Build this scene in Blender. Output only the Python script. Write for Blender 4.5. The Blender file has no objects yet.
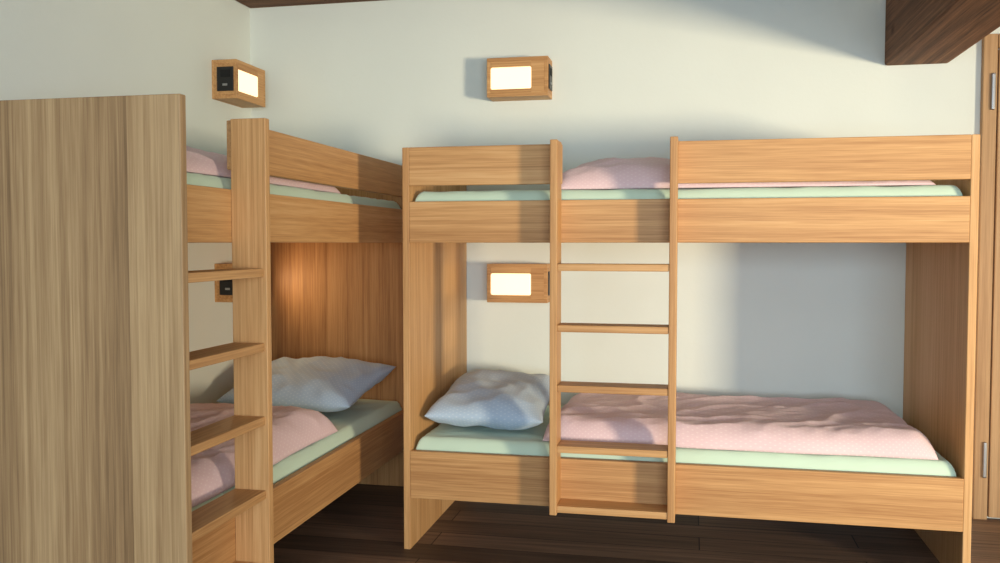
import bpy, math, random
from mathutils import Vector, noise, Matrix, Euler
random.seed(3)
scene=bpy.context.scene
scene.view_settings.view_transform='Standard'
COL=scene.collection
XL=-2.246; YB=4.32; XR=3.6; YF=-2.2; ZC=2.66

# ------------------------------------------------------------ materials
def s2l(c):
    return tuple((x/255/12.92 if x/255<=0.04045 else ((x/255+0.055)/1.055)**2.4) for x in c)+(1,)
def newmat(name):
    m=bpy.data.materials.new(name); m.use_nodes=True
    nt=m.node_tree; b=nt.nodes['Principled BSDF']
    return m,nt,b
def N(nt,t,**kw):
    n=nt.nodes.new(t)
    for k,v in kw.items():
        setattr(n,k,v)
    return n
def wood(name,axis,light,mid,dark,rough=.5,stave=0.0,stave_axis=0,bump=.08,fig=1.0,knots=False,contrast=1.0,stv_amt=.22,bands=8.0,bal=.22):
    m,nt,b=newmat(name); L=nt.links
    tc=N(nt,'ShaderNodeTexCoord'); oi=N(nt,'ShaderNodeObjectInfo')
    mul=N(nt,'ShaderNodeMath',operation='MULTIPLY'); mul.inputs[1].default_value=37.0
    L.new(oi.outputs['Random'],mul.inputs[0])
    add=N(nt,'ShaderNodeVectorMath',operation='ADD')
    L.new(tc.outputs['Object'],add.inputs[0]); L.new(mul.outputs[0],add.inputs[1])
    last=add.outputs[0]; stv=None
    if stave>0:
        sep=N(nt,'ShaderNodeSeparateXYZ'); L.new(tc.outputs['Object'],sep.inputs[0])
        d=N(nt,'ShaderNodeMath',operation='DIVIDE'); d.inputs[1].default_value=stave
        L.new(sep.outputs[stave_axis],d.inputs[0])
        fl=N(nt,'ShaderNodeMath',operation='FLOOR'); L.new(d.outputs[0],fl.inputs[0])
        wn=N(nt,'ShaderNodeTexWhiteNoise',noise_dimensions='1D'); L.new(fl.outputs[0],wn.inputs['W'])
        stv=wn.outputs['Value']
        sm=N(nt,'ShaderNodeVectorMath',operation='SCALE'); sm.inputs['Scale'].default_value=9
        L.new(wn.outputs['Color'],sm.inputs[0])
        a2=N(nt,'ShaderNodeVectorMath',operation='ADD'); L.new(last,a2.inputs[0]); L.new(sm.outputs[0],a2.inputs[1]); last=a2.outputs[0]
    def mapped(al,ac):
        mp=N(nt,'ShaderNodeMapping'); sc=[ac,ac,ac]; sc[axis]=al
        mp.inputs['Scale'].default_value=sc; L.new(last,mp.inputs[0]); return mp.outputs[0]
    # broad figure -> growth rings
    n1=N(nt,'ShaderNodeTexNoise'); n1.inputs['Scale'].default_value=1.0; n1.inputs['Detail'].default_value=1.0
    L.new(mapped(bal,bands),n1.inputs['Vector'])
    rg=N(nt,'ShaderNodeMath',operation='MULTIPLY'); rg.inputs[1].default_value=75; L.new(n1.outputs['Fac'],rg.inputs[0])
    sn=N(nt,'ShaderNodeMath',operation='SINE'); L.new(rg.outputs[0],sn.inputs[0])
    # fine fibres
    n2=N(nt,'ShaderNodeTexNoise'); n2.inputs['Scale'].default_value=1; n2.inputs['Detail'].default_value=4
    L.new(mapped(6,260),n2.inputs['Vector'])
    n3=N(nt,'ShaderNodeTexNoise'); n3.inputs['Scale'].default_value=1; n3.inputs['Detail'].default_value=3
    L.new(mapped(.8,95),n3.inputs['Vector'])
    c0=N(nt,'ShaderNodeMath',operation='MULTIPLY'); c0.inputs[1].default_value=.55*contrast; L.new(n3.outputs['Fac'],c0.inputs[0])
    c00=N(nt,'ShaderNodeMath',operation='MULTIPLY_ADD'); c00.inputs[1].default_value=.35; L.new(n1.outputs['Fac'],c00.inputs[0]); L.new(c0.outputs[0],c00.inputs[2])
    c1=N(nt,'ShaderNodeMath',operation='MULTIPLY_ADD'); c1.inputs[1].default_value=.028*fig
    L.new(sn.outputs[0],c1.inputs[0]); L.new(c00.outputs[0],c1.inputs[2])
    c2=N(nt,'ShaderNodeMath',operation='MULTIPLY_ADD'); c2.inputs[1].default_value=.45
    L.new(n2.outputs['Fac'],c2.inputs[0]); L.new(c1.outputs[0],c2.inputs[2])
    out=c2.outputs[0]
    if stv:
        c3=N(nt,'ShaderNodeMath',operation='MULTIPLY_ADD'); c3.inputs[1].default_value=stv_amt
        L.new(stv,c3.inputs[0]); L.new(out,c3.inputs[2]); out=c3.outputs[0]
    off=N(nt,'ShaderNodeMath',operation='MULTIPLY_ADD'); off.inputs[1].default_value=.10; L.new(oi.outputs['Random'],off.inputs[0]); L.new(out,off.inputs[2])
    cr=N(nt,'ShaderNodeValToRGB'); e=cr.color_ramp.elements
    e[0].position=.50; e[0].color=s2l(dark); e[1].position=1.0; e[1].color=s2l(light)
    k=e.new(.76); k.color=s2l(mid)
    L.new(off.outputs[0],cr.inputs[0])
    col=cr.outputs[0]
    if knots:
        mp=N(nt,'ShaderNodeMapping'); sc=[3.2,3.2,3.2]; sc[axis]=2.0; mp.inputs['Scale'].default_value=sc
        L.new(tc.outputs['Object'],mp.inputs[0])
        vo=N(nt,'ShaderNodeTexVoronoi'); vo.inputs['Scale'].default_value=1.0; L.new(mp.outputs[0],vo.inputs['Vector'])
        kr=N(nt,'ShaderNodeValToRGB'); kr.color_ramp.elements[0].position=.02; kr.color_ramp.elements[0].color=(.35,.28,.22,1)
        kr.color_ramp.elements[1].position=.10; kr.color_ramp.elements[1].color=(1,1,1,1)
        L.new(vo.outputs['Distance'],kr.inputs[0])
        mx=N(nt,'ShaderNodeMix',data_type='RGBA',blend_type='MULTIPLY'); mx.inputs['Factor'].default_value=1
        L.new(col,mx.inputs['A']); L.new(kr.outputs[0],mx.inputs['B']); col=mx.outputs['Result']
    L.new(col,b.inputs['Base Color'])
    b.inputs['Roughness'].default_value=rough; b.inputs['Specular IOR Level'].default_value=.3
    bp=N(nt,'ShaderNodeBump'); bp.inputs['Strength'].default_value=bump; bp.inputs['Distance'].default_value=.002
    L.new(n2.outputs['Fac'],bp.inputs['Height']); L.new(bp.outputs[0],b.inputs['Normal'])
    return m
OAK=((222,180,130),(205,157,104),(172,123,76))
oak=[wood('oak_grain_%s'%'xyz'[i],i,*OAK,contrast=.85) for i in range(3)]
oak_panel_x=wood('oak_staved_panel_x',2,(192,158,116),(164,130,92),(126,96,66),stave=.17,stave_axis=0,fig=1.8,stv_amt=.2,bands=5,contrast=1.0)  # near end panel: same oak, its lack of sun painted in as darker, greyer tones
oak_panel_y=wood('oak_staved_panel_y',2,*OAK,stave=.17,stave_axis=1,fig=1.3,bands=6)
oak_panel_w=wood('oak_warm_panel_x',2,(205,158,105),(188,136,84),(146,98,58),stave=.22,stave_axis=0,fig=1.8,knots=True,bands=4,contrast=.8)
beamwood=wood('old_beam_wood_y',1,(156,112,80),(118,82,58),(60,40,30),rough=.75,bump=.6,knots=True,contrast=1.3)
beamwood_x=wood('old_beam_wood_x',0,(150,106,74),(110,76,54),(50,34,26),rough=.75,bump=.6)
doorwood=wood('door_wood',2,(204,168,126),(188,150,108),(160,122,84))

def plaster(name,col,sc=60):
    m,nt,b=newmat(name); L=nt.links
    tc=N(nt,'ShaderNodeTexCoord')
    n=N(nt,'ShaderNodeTexNoise'); n.inputs['Scale'].default_value=1.5; n.inputs['Detail'].default_value=4
    L.new(tc.outputs['Object'],n.inputs['Vector'])
    cr=N(nt,'ShaderNodeValToRGB'); cr.color_ramp.elements[0].position=.3; cr.color_ramp.elements[1].position=.7
    cr.color_ramp.elements[0].color=s2l([c-5 for c in col]); cr.color_ramp.elements[1].color=s2l(col)
    L.new(n.outputs['Fac'],cr.inputs[0]); L.new(cr.outputs[0],b.inputs['Base Color'])
    n2=N(nt,'ShaderNodeTexNoise'); n2.inputs['Scale'].default_value=sc; n2.inputs['Detail'].default_value=5
    L.new(tc.outputs['Object'],n2.inputs['Vector'])
    bp=N(nt,'ShaderNodeBump'); bp.inputs['Strength'].default_value=.12; bp.inputs['Distance'].default_value=.004
    L.new(n2.outputs['Fac'],bp.inputs['Height']); L.new(bp.outputs[0],b.inputs['Normal'])
    b.inputs['Roughness'].default_value=.9
    return m
wallm=plaster('wall_plaster',(226,231,224))
ceilm=plaster('ceiling_plaster',(222,218,204))

def floormat():
    m,nt,b=newmat('dark_plank_floor'); L=nt.links
    tc=N(nt,'ShaderNodeTexCoord')
    br=N(nt,'ShaderNodeTexBrick'); br.offset=.37
    br.inputs['Scale'].default_value=1; br.inputs['Brick Width'].default_value=1.7; br.inputs['Row Height'].default_value=.16
    br.inputs['Mortar Size'].default_value=.0025; br.inputs['Bias'].default_value=0
    br.inputs['Color1'].default_value=s2l((136,110,92)); br.inputs['Color2'].default_value=s2l((90,72,60)); br.inputs['Mortar'].default_value=s2l((20,14,12))
    L.new(tc.outputs['Object'],br.inputs['Vector'])
    mp=N(nt,'ShaderNodeMapping'); mp.inputs['Scale'].default_value=(2,45,1); L.new(tc.outputs['Object'],mp.inputs[0])
    n=N(nt,'ShaderNodeTexNoise'); n.inputs['Scale'].default_value=1; n.inputs['Detail'].default_value=6; L.new(mp.outputs[0],n.inputs['Vector'])
    mx=N(nt,'ShaderNodeMix',data_type='RGBA',blend_type='MULTIPLY'); mx.inputs['Factor'].default_value=.8
    cr=N(nt,'ShaderNodeValToRGB'); cr.color_ramp.elements[0].position=.3; cr.color_ramp.elements[0].color=(.35,.33,.3,1); cr.color_ramp.elements[1].position=.7; cr.color_ramp.elements[1].color=(1.2,1.15,1.1,1)
    L.new(n.outputs['Fac'],cr.inputs[0]); L.new(br.outputs['Color'],mx.inputs['A']); L.new(cr.outputs[0],mx.inputs['B'])
    L.new(mx.outputs['Result'],b.inputs['Base Color']); b.inputs['Roughness'].default_value=.55
    bp=N(nt,'ShaderNodeBump'); bp.inputs['Strength'].default_value=.3; bp.inputs['Distance'].default_value=.003
    L.new(n.outputs['Fac'],bp.inputs['Height']); L.new(bp.outputs[0],b.inputs['Normal'])
    return m
floorm=floormat()

def cloth(name,col,dot=None,sc=70,axis='XY'):
    m,nt,b=newmat(name); L=nt.links
    b.inputs['Roughness'].default_value=.9
    b.inputs['Sheen Weight'].default_value=.15
    tc=N(nt,'ShaderNodeTexCoord')
    n=N(nt,'ShaderNodeTexNoise'); n.inputs['Scale'].default_value=350; L.new(tc.outputs['Object'],n.inputs['Vector'])
    bp=N(nt,'ShaderNodeBump'); bp.inputs['Strength'].default_value=.1; bp.inputs['Distance'].default_value=.001
    L.new(n.outputs['Fac'],bp.inputs['Height']); L.new(bp.outputs[0],b.inputs['Normal'])
    if dot:
        v=N(nt,'ShaderNodeTexVoronoi',voronoi_dimensions='2D'); v.inputs['Scale'].default_value=sc; v.inputs['Randomness'].default_value=0
        mp=N(nt,'ShaderNodeMapping'); mp.inputs['Rotation'].default_value=(0,0,math.radians(45))
        L.new(tc.outputs['UV'],mp.inputs[0]); L.new(mp.outputs[0],v.inputs['Vector'])
        cr=N(nt,'ShaderNodeValToRGB'); e=cr.color_ramp.elements
        e[0].position=.14; e[0].color=s2l(dot); e[1].position=.24; e[1].color=s2l(col)
        L.new(v.outputs['Distance'],cr.inputs[0]); L.new(cr.outputs[0],b.inputs['Base Color'])
    else: b.inputs['Base Color'].default_value=s2l(col)
    return m
pink=cloth('pink_dotted_cotton',(230,200,203),(237,212,212),60)
bluec=cloth('blue_dotted_cotton',(178,198,218),(198,212,226),60)
green=cloth('mint_jersey_sheet',(202,224,202))

def plain(name,col,rough=.5,metal=0):
    m,nt,b=newmat(name); b.inputs['Base Color'].default_value=s2l(col); b.inputs['Roughness'].default_value=rough; b.inputs['Metallic'].default_value=metal
    return m
black=plain('black_plastic',(20,20,22),.4); darkhole=plain('socket_hole',(4,4,4),.8)
steel=plain('brushed_steel',(170,170,172),.35,1)
white=plain('white_window_paint',(225,225,220),.5)
glow,nt,b=newmat('lamp_diffuser')
b.inputs['Base Color'].default_value=(.3,.28,.22,1); b.inputs['Emission Color'].default_value=(1,.76,.44,1); b.inputs['Emission Strength'].default_value=1.65

# ------------------------------------------------------------ mesh helpers
def empty(name,loc):
    o=bpy.data.objects.new(name,None); o.location=loc; COL.objects.link(o); return o
def box(name,x0,x1,y0,y1,z0,z1,mat,parent=None,bev=.003,seg=2):
    c=Vector(((x0+x1)/2,(y0+y1)/2,(z0+z1)/2)); h=Vector(((x1-x0)/2,(y1-y0)/2,(z1-z0)/2))
    vs=[(sx*h.x,sy*h.y,sz*h.z) for sx in(-1,1) for sy in(-1,1) for sz in(-1,1)]
    fs=[(0,1,3,2),(4,6,7,5),(0,4,5,1),(2,3,7,6),(0,2,6,4),(1,5,7,3)]
    me=bpy.data.meshes.new(name); me.from_pydata(vs,[],fs); me.materials.append(mat)
    o=bpy.data.objects.new(name,me); COL.objects.link(o)
    o.location=c-(parent.location if parent else Vector((0,0,0)))
    if parent: o.parent=parent
    if bev>0:
        md=o.modifiers.new('bevel','BEVEL'); md.width=bev; md.segments=seg; md.limit_method='ANGLE'
    return o
def grid_closed(name,fn_top,fn_bot,nx,ny,mat,loc,uvs=(1,1)):
    """closed soft body made from a top and a bottom sheet over (u,v) in [-1,1]^2"""
    vs=[];idx={}
    for s,fn in((0,fn_top),(1,fn_bot)):
        for i in range(nx+1):
            for j in range(ny+1):
                if s==1 and (i in(0,nx) or j in(0,ny)): idx[(s,i,j)]=idx[(0,i,j)]; continue
                u=-1+2*i/nx; v=-1+2*j/ny
                idx[(s,i,j)]=len(vs); vs.append(fn(u,v))
    fs=[]
    uvl=[]
    for s in(0,1):
        for i in range(nx):
            for j in range(ny):
                q=[(i,j),(i+1,j),(i+1,j+1),(i,j+1)]
                if s: q=q[::-1]
                fs.append([idx[(s,a,b_)] for a,b_ in q]); uvl+= [(a/nx*uvs[0],b_/ny*uvs[1]) for a,b_ in q]
    me=bpy.data.meshes.new(name); me.from_pydata(vs,[],fs); me.materials.append(mat)
    uv=me.uv_layers.new(name='UVMap')
    for k,c in enumerate(uvl): uv.data[k].uv=c
    for p in me.polygons: p.use_smooth=True
    o=bpy.data.objects.new(name,me); COL.objects.link(o); o.location=loc
    return o
def remap(u,k=.55):  # concentrate samples at the edges
    return math.sin(u*math.pi/2)*k+u*(1-k)

def mattress(name,x0,x1,y0,y1,z0,z1):
    c=((x0+x1)/2,(y0+y1)/2,z0); a=(x1-x0)/2; b_=(y1-y0)/2; h=z1-z0; sd=random.random()*50
    def prof(u,v):
        d=min((1-abs(u))*a,(1-abs(v))*b_); r=.035
        t=1 if d>=r else math.sqrt(max(0,1-(1-d/r)**2))
        return t
    def top(u,v):
        u=remap(u,.9); v=remap(v,.9); p=prof(u,v)
        w=-abs(noise.noise(Vector((u*a*7+sd,v*b_*14,sd))))*.007
        return (u*a,v*b_,h*(.5+.5*p)+w*p)
    def bot(u,v):
        u=remap(u,.9); v=remap(v,.9); return (u*a,v*b_,h*.5*(1-prof(u,v)))
    return grid_closed(name,top,bot,90,60,green,c)

def duvet(name,x0,x1,y0,y1,z,th,seed,bulge=None,long='x',fold=.02):
    a=(x1-x0)/2; b_=(y1-y0)/2; c=((x0+x1)/2,(y0+y1)/2,z)
    sd=Vector((seed*13.7,seed*3.1,seed*7.7))
    def edge(u,v):
        ex=1+.03*noise.noise(Vector((v*2.2,0,0))+sd); ey=1+.04*noise.noise(Vector((0,u*3.0,0))+sd)
        return u*a*ex, v*b_*ey
    def top(u,v):
        u=remap(u,.9); v=remap(v,.9)
        X,Y=edge(u,v)
        r=.085
        du=(1-abs(u))*a; dv=(1-abs(v))*b_
        f=lambda d: 1 if d>=r else math.sqrt(max(0,1-(1-d/r)**2))
        p=f(du)*f(dv)
        q=Vector((X,Y,0))
        if long=='y': q=Vector((Y,X,0))
        w=noise.noise(Vector((q.x*2.2,q.y*3.5,0))+sd)*.5
        r1=1-abs(noise.noise(Vector((q.x*3+q.y*2,q.y*5-q.x*2,2))+sd))*2
        r2=1-abs(noise.noise(Vector((q.x*9-q.y*6,q.y*12,5))+sd))*2
        r3=1-abs(noise.noise(Vector((q.x*14+q.y*5,q.y*20-q.x*3,9))+sd))*2
        hgt=th*(1+.25*w)+fold*(max(r1,0)**2)*.6+fold*.22*max(r2,0)+fold*.16*max(r3,0)**2-fold*.4
        if bulge: hgt+=bulge(X+c[0],Y+c[1])
        return (X,Y,max(.0,hgt*p))
    def bot(u,v):
        u=remap(u,.9); v=remap(v,.9)
        X,Y=edge(u,v); return (X,Y,0)
    return grid_closed(name,top,bot,170,110,pink,c,(a*2,b_*2))

def pillow(name,lx,ly,th,loc,rot,seed,mat=bluec):
    sd=Vector((seed*9.1,seed*4.3,0))
    def f(u,v,s):
        u=remap(u,.8); v=remap(v,.8)
        X=u*lx/2*(1-.07*(1-v*v)); Y=v*ly/2*(1-.05*(1-u*u))
        t=((1-u**4)*(1-v**4)); t=max(0,t)**.58
        cr=noise.noise(Vector((X*6,Y*5,s*3))+sd)*.018+ (1-abs(noise.noise(Vector((X*10+Y*5,Y*8-X*3,s))+sd))*2)*.008
        return (X,Y,s*(th/2*t+cr*min(1,t*1.5)))
    o=grid_closed(name,lambda u,v:f(u,v,1),lambda u,v:f(u,v,-1),70,70,mat,loc,(lx,ly))
    o.rotation_euler=Euler([math.radians(r) for r in rot]); return o

# ------------------------------------------------------------ room shell
T=.15
box('floor',XL-T,XR+T,YF-T,YB+T,-.1,0,floorm,bev=0)
box('ceiling',XL-T,XR+T,YF-T,YB+T,ZC,ZC+.1,ceilm,bev=0)
box('wall_left',XL-T,XL,YF-T,YB+T,0,ZC,wallm,bev=0)
box('wall_rear',XL,XR,YF-T,YF,0,ZC,wallm,bev=0)
box('wall_back',XL,XR,YB,YB+T,0,ZC,wallm,bev=0)
# right wall with window opening
WY0,WY1,WZ0,WZ1=-.42,1.05,.35,1.75
wr=empty('wall_right',(XR,0,0))
box('wall_below_window',XR,XR+T,YF-T,YB+T,0,WZ0,wallm,wr,0)
box('wall_above_window',XR,XR+T,YF-T,YB+T,WZ1,ZC,wallm,wr,0)
box('wall_beside_window_a',XR,XR+T,YF-T,WY0,WZ0,WZ1,wallm,wr,0)
box('wall_beside_window_b',XR,XR+T,WY1,YB+T,WZ0,WZ1,wallm,wr,0)
wn=empty('window_1',(XR,0,0))
for n,(a,b_,c,d) in {'frame_bottom':(WY0,WY1,WZ0,WZ0+.04),'frame_top':(WY0,WY1,WZ1-.04,WZ1),'frame_left':(WY0,WY0+.04,WZ0+.04,WZ1-.04),'frame_right':(WY1-.04,WY1,WZ0+.04,WZ1-.04)}.items():
    box(n,XR+.06,XR+.12,a,b_,c,d,white,wn)

# beams
box('ceiling_beam',.846,1.114,YF,YB,2.024,2.33,beamwood,bev=.012)
box('ceiling_beam.001',XL,.845,4.02,YB,2.445,ZC,beamwood_x,bev=.01)
box('ceiling_beam.002',XL,XR,1.0,1.25,2.40,ZC,beamwood_x,bev=.01)

# door on back wall
dr=empty('door_1',(1.25,YB,0))
box('door_frame_left',1.246,1.303,YB-.035,YB,0,2.14,doorwood,dr,.004)
box('door_frame_right',2.175,2.235,YB-.035,YB,0,2.14,doorwood,dr,.004)
box('door_frame_top',1.305,2.175,YB-.035,YB,2.08,2.14,doorwood,dr,.004)
box('door_leaf',1.31,2.17,YB-.03,YB,.01,2.075,doorwood,dr,.004)
for i,z in enumerate((.27,1.89)):
    box('hinge_%d'%(i+1),1.276,1.294,YB-.05,YB-.03,z-.08,z+.08,steel,dr,.006,3)

# ------------------------------------------------------------ bunk beds
HT=1.607; TP=.028; RT=.028
ZR=[1.127,.90,.675,.447,.22]
def bunk_right():
    p=empty('bunk_bed',(-.07,3.85,0)); y0=3.385; x0=-1.115; x1=.980; yb=YB-.002
    box('end_panel_left',x0,x0+TP,y0,yb,0,HT,oak_panel_y,p)
    box('end_panel_right',x1-TP,x1,y0,yb,0,HT,oak_panel_y,p)
    a,b_=x0+TP,x1-TP
    sl=-.508; sr=-.045   # stile outer x
    box('guard_rail_left',a,sl+TP,y0,y0+RT,1.456,HT,oak[0],p)
    box('guard_rail_right',sr-TP,b_,y0,y0+RT,1.452,HT,oak[0],p)
    for n,z0,z1 in(('upper',1.232,1.394),('lower',.210,.400)):
        box('side_rail_'+n,a,b_,y0,y0+RT,z0,z1,oak[0],p)
        box('back_rail_'+n,a,b_,yb-RT,yb,z0,z1,oak[0],p)
        box('bed_base_'+n,a,b_,y0+RT,yb-RT,z0+.03,z0+.055,oak[0],p,0)
    yl=y0-.11
    box('ladder_stile_left',sl,sl+TP,yl,y0,.21,HT+.005,oak[2],p)
    box('ladder_stile_right',sr-TP,sr,yl,y0,.21,HT+.005,oak[2],p)
    for i,z in enumerate(ZR):
        box('ladder_rung_%d'%(i+1),sl+TP,sr-TP,yl+.004,y0,z,z+.026,oak[0],p)
def bunk_left():
    p=empty('bunk_bed.001',(-1.8,3.1,0)); xf=-1.37; xo=-1.26; y0=2.05; y1=4.295; xb=XL+.002
    box('end_panel_near',xb,xo,y0,y0+TP,0,HT,oak_panel_x,p)
    box('end_panel_far',xb,xf,y1-TP,y1,0,HT,oak_panel_w,p)
    a,b_=y0+TP,y1-TP
    ys=2.50
    box('guard_rail',xf-RT,xf,ys+TP,b_,1.456,HT,oak[1],p)
    for n,z0,z1 in(('upper',1.232,1.394),('lower',.210,.400)):
        box('side_rail_'+n,xf-RT,xf,a,b_,z0,z1,oak[1],p)
        box('back_rail_'+n,xb,xb+RT,a,b_,z0,z1,oak[1],p)
        box('bed_base_'+n,xb+RT,xf-RT,a,b_,z0+.03,z0+.055,oak[1],p,0)
    box('ladder_stile',xf-.0,xo+.006,ys,ys+TP,.0,HT,oak[2],p)
    for i,z in enumerate(ZR):
        box('ladder_rung_%d'%(i+1),xf,xo-.004,a,ys,z,z+.026,oak[1],p)
bunk_right(); bunk_left()

# mattresses
mattress('mattress',-1.08,.943,3.42,4.285,.267,.448)
mattress('mattress',-1.08,.943,3.42,4.285,1.288,1.438)
mattress('mattress',-2.21,-1.403,2.085,4.255,.267,.448)
mattress('mattress',-2.21,-1.403,2.085,4.255,1.288,1.438)

# duvets
def g(x,y,cx,cy,sx,sy): return math.exp(-((x-cx)/sx)**2-((y-cy)/sy)**2)
duvet('duvet',-.56,.88,3.45,4.23,.449,.088,1)
duvet('duvet',-.53,.86,3.46,4.22,1.439,.035,2,bulge=lambda x,y:.10*g(x,y,-.26,3.8,.34,.4)+.03*g(x,y,.1,3.9,.4,.3))
duvet('duvet',-2.18,-1.43,2.13,3.46,.449,.09,3,long='y',bulge=lambda x,y:.04*g(x,y,-1.8,3.2,.4,.3))
duvet('duvet',-2.18,-1.44,2.13,3.55,1.439,.06,4,long='y',bulge=lambda x,y:.10*g(x,y,-1.9,2.7,.3,.4))
# pillows
pillow('pillow',.49,.68,.155,(-.825,3.83,.548),(5,1,2),1)
pillow('pillow',.68,.50,.14,(-1.75,3.90,.570),(13,-1,-6),2)

# ------------------------------------------------------------ lights and wall lamps
def area(name,loc,target,sx,sy,power,col,spread=180):
    l=bpy.data.lights.new(name,'AREA'); l.shape='RECTANGLE'; l.size=sx; l.size_y=sy; l.energy=power; l.color=col
    l.spread=math.radians(spread)
    o=bpy.data.objects.new(name,l); COL.objects.link(o); o.location=loc
    o.rotation_euler=(Vector(target)-Vector(loc)).to_track_quat('-Z','Y').to_euler(); return o
def wall_lamp(name,origin,rotz):
    p=empty(name,origin); p.rotation_euler=(0,0,rotz)
    L_,P_,H_=.295,.13,.185
    def lb(n,x0,x1,y0,y1,z0,z1,m,bev=.002):
        o=box(n,x0,x1,y0,y1,z0,z1,m,None,bev); o.parent=p; return o
    t=.018
    lb('back',0,L_,-.012,0,0,H_,oak[0]); lb('top',0,L_,-P_,-.012,H_-t,H_,oak[0]); lb('bottom',0,L_,-P_,-.012,0,t,oak[0])
    lb('side_left',0,t,-P_,-.012,t,H_-t,oak[0]); lb('side_right',L_-t,L_,-P_,-.012,t,H_-t,oak[0])
    lb('front_socket_side',.215,L_-t,-P_,-P_+.018,t,H_-t,oak[0],.001)
    lb('front_upper',t,.215,-P_,-P_+.018,.14,H_-t,oak[0],.001)
    lb('front_lower',t,.215,-P_,-P_+.018,t,.036,oak[0],.001)
    lb('diffuser',.018,.215,-P_-.003,-P_+.014,.036,.14,glow,.012)
    return p,lb,L_,P_,H_
def sockets(lb,L_,P_,H_,side):
    x0,x1=(L_,L_+.006) if side>0 else (-.006,0)
    lb('socket_plate',x0,x1,-.115,-.03,.035,.15,black,.002)
    xx=(x1,x1+.002) if side>0 else (x0-.002,x0)
    lb('socket_hole_1',xx[0],xx[1],-.10,-.05,.10,.135,darkhole,.001)
    lb('usb_port',xx[0],xx[1],-.085,-.06,.06,.07,steel,.0005)
for nm,z in(('wall_lamp',1.925),('wall_lamp.001',.945)):
    r=wall_lamp(nm,(-.955,YB,z),0); sockets(r[1],r[2],r[3],r[4],1)
for nm,z in(('wall_lamp.002',1.92),('wall_lamp.003',.945)):
    p,lb,L_,P_,H_=wall_lamp(nm,(XL,3.93,z),math.radians(90))
    sockets(lb,L_,P_,H_,-1)
area('bunk_lamp_light',(XL+.137,3.93+.12,.945+.088),(XL+1,3.93+.12,1.033),.18,.09,1.3,(1,.72,.40))

area('low_sunlight',(4.9,-1.1,.78),(-.3,3.6,1.3),.8,.8,195,(1,.84,.58),120)
area('rear_fill_light',(.8,YF+.1,1.25),(.5,4,.8),3.0,1.5,168,(.71,.86,1))  # added cool fill behind the camera; the rear wall has no window
w=bpy.data.worlds.new('World'); scene.world=w; w.use_nodes=True
bg=w.node_tree.nodes['Background']; bg.inputs[0].default_value=(.6,.75,1,1); bg.inputs[1].default_value=.8

# ------------------------------------------------------------ camera
cam=bpy.data.cameras.new('Camera'); co=bpy.data.objects.new('Camera',cam); COL.objects.link(co)
cam.sensor_width=36; cam.lens=893/1000*36; cam.clip_start=.05
co.location=(0,0,1.23)
co.rotation_euler=(math.radians(90-2.46),0,math.radians(12))
scene.camera=co
